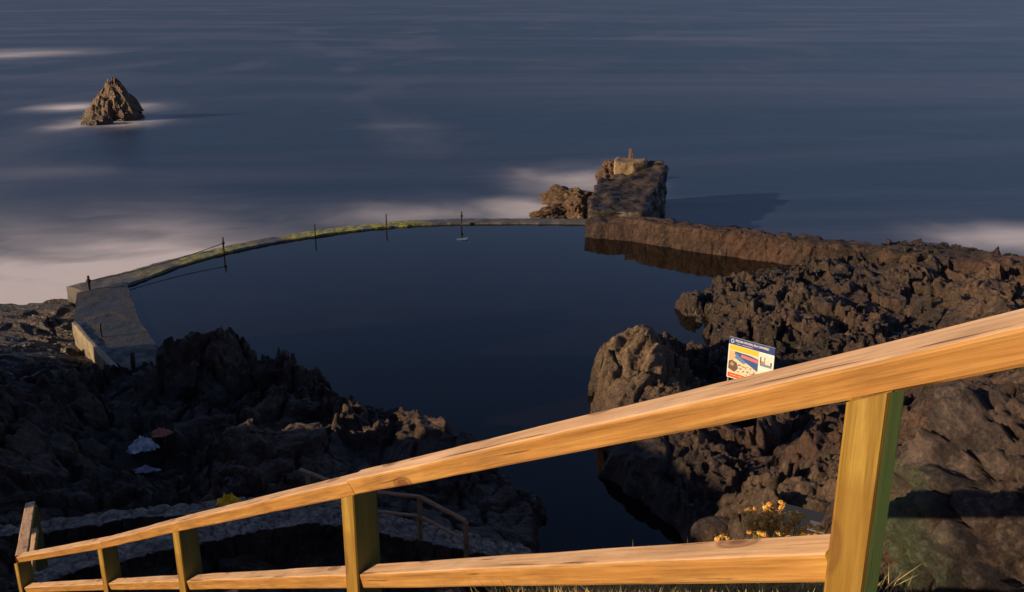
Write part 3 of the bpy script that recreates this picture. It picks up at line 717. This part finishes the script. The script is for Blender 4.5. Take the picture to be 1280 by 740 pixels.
def box(bm, x0, x1, y0, y1, z0, z1):
    r = bmesh.ops.create_cube(bm, size=1)
    for v_ in r['verts']: v_.co = ((x0 + x1) / 2 + v_.co.x * (x1 - x0), (y0 + y1) / 2 + v_.co.y * (y1 - y0), (z0 + z1) / 2 + v_.co.z * (z1 - z0))
bz = 1.2
bm = bmesh.new(); box(bm, 0, SW, 0, .03, bz, bz + SHt); o = from_bm('board', bm, MP['white'], sign)
for x in (.02, SW - .06):
    bm = bmesh.new(); box(bm, x, x + .05, .033, .083, -1.6, bz + SHt - .05); from_bm('leg', bm, MP['steel'], sign)
bm = bmesh.new(); quad(bm, 0, bz + SHt - .25, SW, bz + SHt, -.003); hd = from_bm('header', bm, MP['blue'], sign)
bm = bmesh.new(); quad(bm, .05, bz + SHt - .44, 1.42, bz + SHt - .26, -.003); from_bm('yellow_band', bm, MP['yellow'], sign)
bm = bmesh.new(); quad(bm, .04, bz + .03, 1.42, bz + .19, -.003); rs = from_bm('red_strip', bm, MP['red'], sign)
# emblem: ring of small marks
bm = bmesh.new()
bmesh.ops.create_circle(bm, cap_ends=True, segments=20, radius=.075)
for v_ in bm.verts: v_.co = (.17 + v_.co.x, -.006, bz + SHt - .125 + v_.co.y)
em = from_bm('emblem', bm, mat('print_pale', (.55, .6, .68), .5), hd)
bm = bmesh.new()
bmesh.ops.create_circle(bm, cap_ends=True, segments=16, radius=.045)
for v_ in bm.verts: v_.co = (.17 + v_.co.x, -.009, bz + SHt - .125 + v_.co.y)
from_bm('emblem_shield', bm, MP['blue'], hd)
def text(s_, x, z, size, m, parent, y=-.006):
    cu = bpy.data.curves.new('lettering', 'FONT'); cu.body = s_; cu.size = size; cu.offset = size * .02
    t_ = bpy.data.objects.new('lettering', cu); COL.objects.link(t_)
    me_ = bpy.data.meshes.new_from_object(t_.evaluated_get(bpy.context.evaluated_depsgraph_get())); bpy.data.objects.remove(t_)
    for v_ in me_.vertices: v_.co = (x + v_.co.x, y, z + v_.co.y)
    return link('lettering', me_, m, parent)
text('PISCINA NATURAL ISLA CANGREJO', .31, bz + SHt - .125, .098, MP['white'], hd)
# unreadable small print: plain dashes
bm = bmesh.new(); rr = random.Random(4); x = .32
def ribbon(bm, x0_, x1_, z_, h_):
    n_ = int((x1_ - x0_) / .03); lo = []; hi = []
    for q in range(n_ + 1):
        xx = x0_ + (x1_ - x0_) * q / n_; g_ = rr.random() < .25
        lo.append(bm.verts.new((xx, -.006, z_))); hi.append(bm.verts.new((xx, -.006, z_ + h_ * (.12 if g_ else rr.uniform(.7, 1)))))
    for q in range(n_): bm.faces.new((lo[q], lo[q + 1], hi[q + 1], hi[q]))
ribbon(bm, .32, 1.15, bz + SHt - .2, .024)
from_bm('small_print', bm, mat('print_grey', (.45, .47, .55), .5), hd)
bm = bmesh.new(); x = .12
ribbon(bm, .12, 1.34, bz + .10, .035)
from_bm('small_print', bm, mat('print_orange', (.85, .42, .15), .5), rs)
# pictures
cols = [(.70, .42, .22), (.10, .22, .40), (.03, .09, .28), (.62, .16, .16), (.72, .58, .40), (.13, .08, .06), (.42, .27, .16), (.75, .70, .62), (.30, .22, .2), (.16, .24, .3)]
pm_ = [mat('print_tone', c, .5) for c in cols]
z0 = bz + .2; z1 = bz + SHt - .46; x0, x1 = .05, 1.42
def Q(u, v_): return (x0 + (x1 - x0) * u, z0 + (z1 - z0) * v_)
bm = bmesh.new()
quad(bm, 0, 0, 0, 0, -.003, 4, [Q(0, 0), Q(1, 0), Q(1, 1), Q(0, 1)])
quad(bm, 0, 0, 0, 0, -.005, 0, [Q(0, .55), Q(.2, .6), Q(.2, 1), Q(0, 1)])
quad(bm, 0, 0, 0, 0, -.005, 2, [Q(.2, .85), Q(1, .35), Q(1, .9), Q(.7, .98), Q(.2, 1)])
quad(bm, 0, 0, 0, 0, -.007, 1, [Q(.2, .7), Q(.5, .52), Q(.62, .6), Q(.25, .92)])
quad(bm, 0, 0, 0, 0, -.009, 3, [Q(.42, .8), Q(1, .72), Q(1, .86), Q(.42, .93)])
quad(bm, 0, 0, 0, 0, -.007, 5, [Q(0, .15), Q(.22, .05), Q(.34, .25), Q(.28, .5), Q(.1, .58), Q(0, .5)])
quad(bm, 0, 0, 0, 0, -.009, 6, [Q(.05, .35), Q(.16, .3), Q(.2, .42), Q(.1, .5)])
for _ in range(46):
    u, v_ = rr.uniform(.32, .95), rr.uniform(.02, .42); s1, s2 = rr.uniform(.01, .045), rr.uniform(.02, .07)
    quad(bm, 0, 0, 0, 0, -.009 - .0004 * _, rr.choice([5, 6, 7, 7, 8]), [Q(u, v_), Q(u + s1, v_ - s2 * .3), Q(u + s1 * 1.2, v_ + s2), Q(u - s1 * .2, v_ + s2 * .7)])
from_bm('picture', bm, pm_, sign)
for za, zb_ in ((bz + .66, bz + 1.10), (bz + .2, bz + .55)):
    bm = bmesh.new(); quad(bm, 1.50, za, 2.04, zb_, -.003, 7); hgt = zb_ - za
    quad(bm, 0, 0, 0, 0, -.005, 9, [(1.5, za + hgt * .1), (2.04, za + hgt * .1), (2.04, za + hgt * .3), (1.5, za + hgt * .35)])
    prev = 1.5
    for q in range(9):
        xx = 1.5 + .06 * q; quad(bm, xx, za + hgt * .3, min(xx + .055, 2.04), za + hgt * rr.uniform(.45, .85), -.007 - .0004 * q, rr.choice([5, 6, 8, 3, 7]))
    from_bm('picture', bm, pm_, sign)

# ------------------------------------------------------------------ iron stubs, rope and marker along the pool edge
M_rust = mat('rusty_iron', (.045, .025, .017), .8, .2); k = N(M_rust)
k.l(k.ramp(k.noise(k.coord(), 14, 6, .7), [(.35, (.02, .014, .012)), (.7, (.09, .04, .02))]), k.b.inputs['Base Color'])
g = 'iron posts on the pool wall'
poles = [(112, 362, 345, 1.33, .07, 'thick rusty iron post at the left corner of the pool wall, rope tied to it', True),
         (280, 316, 297, 1.33, .05, 'rusty iron post where the sagging rope ends on the pool wall', True),
         (394, 294, 280, 1.33, .045, 'rusty iron post rising from the thickest green algae of the pool wall', False),
         (483, 282, 268, 1.33, .045, 'rusty iron post on the pool wall where the green algae ends', False),
         (577, 279, 265, 1.33, .05, 'rusty iron post farthest along the pool wall towards the breakwater', True),
         (127, 421, 404, 1.36, .045, 'thin iron stub standing in the middle of the wet deck', False),
         (168, 467, 440, 1.3, .10, 'stout dark stub at the near end of the deck against the crags', False)]
tops = []
for (px, pb, pt, z, rad, lab, fl) in poles:
    b_ = P(px, pb, z); D_ = (CAMZ - z) / (SP + (pb - 370) / F * CP); h_ = (pb - pt) * D_ / F / CP
    t_ = empty('iron_post', b_); tag(t_, lab, 'post', g if z == 1.33 else None)
    tube('stem', [b_ - Vector((0, 0, .3)), b_ + Vector((0, 0, h_ * .5)), b_ + Vector((rad * .3, 0, h_))], [rad, rad * .95, rad * .85], M_rust, t_)
    if fl:
        tube('collar', [b_ + Vector((0, 0, h_ * .55)), b_ + Vector((.01, 0, h_ * .72))], rad * 1.7, M_rust, t_)
    tops.append(b_ + Vector((0, 0, h_ * .62)))
a, b = tops[0], tops[1]
rp = [a.lerp(b, t) - Vector((0, 0, .35 * 4 * t * (1 - t) * .5)) for t in np.linspace(0, 1, 20)]
o = tube('rope', rp, .022, mat('old_rope', (.10, .08, .06), .9), None, 6); tag(o, 'thin dark rope slung between the first two iron posts of the pool wall', 'rope')
# small ochre marker on the end block
b_ = P(788, 199, 3.5)
bm = bmesh.new()
box(bm, -.17, .17, -.14, .14, -.1, .12); box(bm, -.11, .05, -.1, .1, .12, .8); box(bm, .05, .15, -.08, .08, .12, .5); box(bm, -.09, .10, -.09, .09, .62, .74)
bmesh.ops.bevel(bm, geom=bm.edges[:], offset=.02, segments=1)
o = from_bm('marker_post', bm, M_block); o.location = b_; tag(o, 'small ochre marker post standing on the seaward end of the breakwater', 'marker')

# ------------------------------------------------------------------ litter
def crumple(name, loc, sx_, sy_, hz, m, seed, rz=0, holes=0):
    g_ = 40; u = np.linspace(-1, 1, g_); U, V = np.meshgrid(u, u)
    r0 = 1 + .6 * fbm(U * 1.9, V * 1.9, s=seed, o=4)
    X = U * np.sqrt(1 - V * V / 2) * r0; Y = V * np.sqrt(1 - U * U / 2) * r0
    Z = (1 - np.maximum(abs(U), abs(V)) ** 2) * .8 + 1.0 * fbm(U * 3.2 + .5 * V, V * 2.6, s=seed + 2, o=4, ridge=True) * (1.25 - np.maximum(abs(U), abs(V)))
    me = grid_mesh(name, X * sx_, Y * sy_, Z * hz); o = link(name, me, m); o.location = loc; o.rotation_euler = (0, 0, rz)
    sm = o.modifiers.new('t', 'SOLIDIFY'); sm.thickness = .008
    return o
def on_ground(px, py, z):
    for _ in range(8):
        p = P(px, py, z); z = .5 * z + .5 * max(ground_z(p.x + a_, p.y + b_) for a_ in (-.3, 0, .3) for b_ in (-.5, -.25, 0, .2))
    p.z = z + .14; return p
M_bag = mat('pale_plastic', (.55, .54, .58), .45); k = N(M_bag); k.l(k.ramp(k.noise(k.coord(), 5, 4, .6), [(.45, (.62, .60, .60)), (.62, (.22, .30, .38))]), k.b.inputs['Base Color'])
p = on_ground(180, 566, 2.); o = crumple('plastic_bag', p, .40, .26, .30, M_bag, 901, .3); tag(o, 'crumpled pale blue and white plastic bag lying among the dark rocks', 'bag')
p = on_ground(202, 549, 2.); o = crumple('cloth', p, .34, .15, .16, mat('faded_red_cloth', (.48, .17, .10), .8), 905, .4); tag(o, 'faded orange red rag above the pale plastic bag', 'rag')
p = on_ground(183, 594, 2.); o = crumple('cloth', p, .36, .12, .12, mat('mauve_cloth', (.30, .26, .32), .8), 909, .1); tag(o, 'grey mauve rag lying below the pale plastic bag', 'rag')
p = on_ground(286, 635, 3.2); p.z += .0; o = crumple('sack', p, .34, .24, .20, mat('yellow_plastic', (1.0, .52, .0), .5), 915, .2); tag(o, 'bright yellow plastic sack peeking over the big fence rail', 'sack')
p = P(578, 299, ZW + .012); bm = bmesh.new(); vs = [bm.verts.new(q) for q in [(-.36, 0, 0), (-.05, .12, .012), (.3, .36, .01), (.34, -.1, .004), (.2, -.22, 0), (-.1, -.14, .01)]]; bm.faces.new(vs)
r_ = bmesh.ops.extrude_face_region(bm, geom=bm.faces[:])
for e in r_['geom']:
    if isinstance(e, bmesh.types.BMVert): e.co.z += .02
o = from_bm('floating_sheet', bm, mat('pale_film', (.13, .17, .20), .4)); o.location = p; tag(o, 'pale three cornered scrap floating on the still pool', 'scrap')
# dark hatch among the rocks on the right
hp_ = P(1006, 657, 5.0); ht = empty('hatch', hp_, R(-28)); ht.scale = (.95, .95, 1.2); tag(ht, 'dark square concrete hatch among the rocks right of the yellow flowers', 'hatch')
bm = bmesh.new(); box(bm, -.62, .62, -.5, .5, -1.2, .12); bmesh.ops.bevel(bm, geom=bm.edges[:], offset=.02, segments=1); from_bm('base', bm, mat('dark_slab', (.035, .035, .037), .7), ht)
bm = bmesh.new(); box(bm, .12, .55, -.42, -.02, .123, .15); from_bm('cover', bm, mat('grey_plate', (.16, .15, .15), .6), ht)

# ------------------------------------------------------------------ plants
M_stem = mat('dry_stem', (.42, .32, .13), .8); M_leaf = mat('dry_leaf', (.34, .27, .09), .7)
M_flower = mat('flower_head', (.70, .36, .06), .8); k = N(M_flower)
k.l(k.ramp(k.noise(k.coord(), 22, 3, .6), [(.35, (.55, .20, .03)), (.65, (.80, .52, .10))]), k.b.inputs['Base Color'])
HEADS = []
for q in range(3):
    bm = bmesh.new(); bmesh.ops.create_icosphere(bm, subdivisions=3, radius=1)
    co = np.array([v_.co[:] for v_ in bm.verts]); f1, f2, _i = worley(co[:, 0] * 2.2 + co[:, 2] * 1.1 + 9 * q, co[:, 1] * 2.2 - co[:, 2], s=q)
    sc_ = (1.25 - .75 * f1) * .023
    for v_, f_ in zip(bm.verts, sc_): v_.co = Vector(v_.co) * float(f_); v_.co.z *= .62
    me_ = bpy.data.meshes.new('flower_head'); bm.to_mesh(me_); bm.free(); me_.materials.append(M_flower); HEADS.append(me_)
def plant(name, loc, height, spread, n, seed, heads=True, lab=None, leaf=30, frac=1.):
    rr = random.Random(seed); root = empty(name, loc)
    bs = bmesh.new(); bl = bmesh.new(); bf = bmesh.new()
    for i in range(n):
        a_ = rr.uniform(0, 2 * math.pi); s_ = spread * rr.uniform(.2, 1); h_ = height * rr.uniform(.65, 1.05)
        base = Vector((rr.uniform(-.04, .04), rr.uniform(-.04, .04), -.1)); tip = Vector((math.cos(a_) * s_, math.sin(a_) * s_, h_))
        prev = None
        for q in range(5):
            t = q / 4; c = base.lerp(tip, t) + Vector((0, 0, .12 * math.sin(math.pi * t) * height)); r_ = .0045 * (1 - .5 * t)
            ring = [bs.verts.new(c + Vector((r_ * math.cos(b_), r_ * math.sin(b_), 0))) for b_ in (0, 2.1, 4.2)]
            if prev:
                for j in range(3): bs.faces.new((prev[j], prev[(j + 1) % 3], ring[(j + 1) % 3], ring[j]))
            prev = ring
            for _ in range(leaf // 10):
                d = Vector((rr.uniform(-1, 1), rr.uniform(-1, 1), rr.uniform(.1, 1.2))).normalized(); L = rr.uniform(.03, .07); sd_ = d.cross(Vector((rr.random(), rr.random(), rr.random()))).normalized() * .005
                if t > .1: bl.faces.new([bl.verts.new(c + sd_), bl.verts.new(c - sd_), bl.verts.new(c + d * L)])
        if heads:
            if rr.random() < frac:
                fh = bpy.data.objects.new('flower_head', HEADS[rr.randrange(3)]); COL.objects.link(fh); fh.parent = root
                fh.location = tip + Vector((0, 0, .008)); fh.scale = [rr.uniform(.7, 1.25)] * 3; fh.rotation_euler = (rr.gauss(0, .3), rr.gauss(0, .3), rr.uniform(0, 6))
    from_bm('stems', bs, M_stem, root); from_bm('leaves', bl, M_leaf, root)
    bf.free()
    tag(root, lab, 'plant'); return root
def hill(px, py, z):
    for _ in range(8): p = P(px, py, z); z = .5 * z + .5 * ground_z(p.x, p.y)
    return P(px, py, z)
plant('flowering_shrub', PD(955, 712, 6.4), .45, .20, 60, 1, lab='bushiest clump of orange yellow flower heads, rising above the lower fence rail beside the hatch')
plant('flowering_shrub', PD(1000, 715, 6.2), .36, .14, 22, 2, lab='thin flowering clump between the bushiest one and the nearest fence post')
plant('flowering_shrub', PD(903, 716, 6.5), .30, .07, 5, 3, lab='small single sprig of orange flowers just left of the bushiest clump')
for i, (px, py, D_, h_, sp_) in enumerate([(820, 752, 5.6, .14, .2), (880, 752, 5.5, .15, .2), (930, 752, 5.4, .15, .2), (985, 755, 5.3, .16, .2), (760, 754, 5.7, .12, .18), (700, 756, 5.8, .12, .16)]):
    plant('flowering_shrub', PD(px, py, D_), h_, sp_, 24, 10 + i, frac=.4, lab='low dry shrub with small yellow flowers under the lower rail, number')['label'] = \
        ['dry yellow flowered shrub under the middle of the lower rail', 'dry yellow flowered shrub below the single orange sprig', 'low yellow flowered shrub directly under the bushiest clump', 'low flowering shrub touching the foot of the nearest fence post', 'sparse yellow shrub second from the left under the lower rail', 'leftmost sparse yellow shrub under the long lower rail'][i]
def grass(name, spots_, m, n, hgt):
    bm = bmesh.new(); rr = random.Random(3)
    for _ in range(n):
        a_, b_ = rr.choice(spots_); t = rr.random(); c = a_.lerp(b_, t) + Vector((rr.gauss(0, .16), rr.gauss(0, .16), -.05)); c.z = ground_z(c.x, c.y) - .03; L = hgt * rr.uniform(.5, 1.15)
        d = Vector((rr.gauss(0, .35), rr.gauss(0, .35), 1)).normalized() * L; s_ = Vector((rr.uniform(-1, 1), rr.uniform(-1, 1), 0)).normalized() * .004
        mid = c + d * .6; tip = c + d + Vector((d.x, d.y, -.2 * L)) * .5
        v_ = [bm.verts.new(q) for q in (c - s_, c + s_, mid + s_ * .7, mid - s_ * .7, tip)]
        bm.faces.new(v_[:4]); bm.faces.new((v_[3], v_[2], v_[4]))
    o = from_bm(name, bm, m); tag(o, kind='stuff'); return o
o = grass('grass', [(PD(650, 764, 5.8), PD(1040, 762, 5.0)), (PD(650, 752, 4.35), PD(1015, 752, 2.78))], M_stem, 7000, .36)
tag(o, 'dry straw coloured grass along the bottom edge under the lower rail', 'grass')
M_green_grass = mat('green_grass', (.17, .17, .035), .7)
o = grass('grass', [(PD(235, 752, 9.6), PD(430, 754, 7.6))], M_green_grass, 2600, .15)
tag(o, 'green grass tufts under the lower rail left of the second post', 'grass')
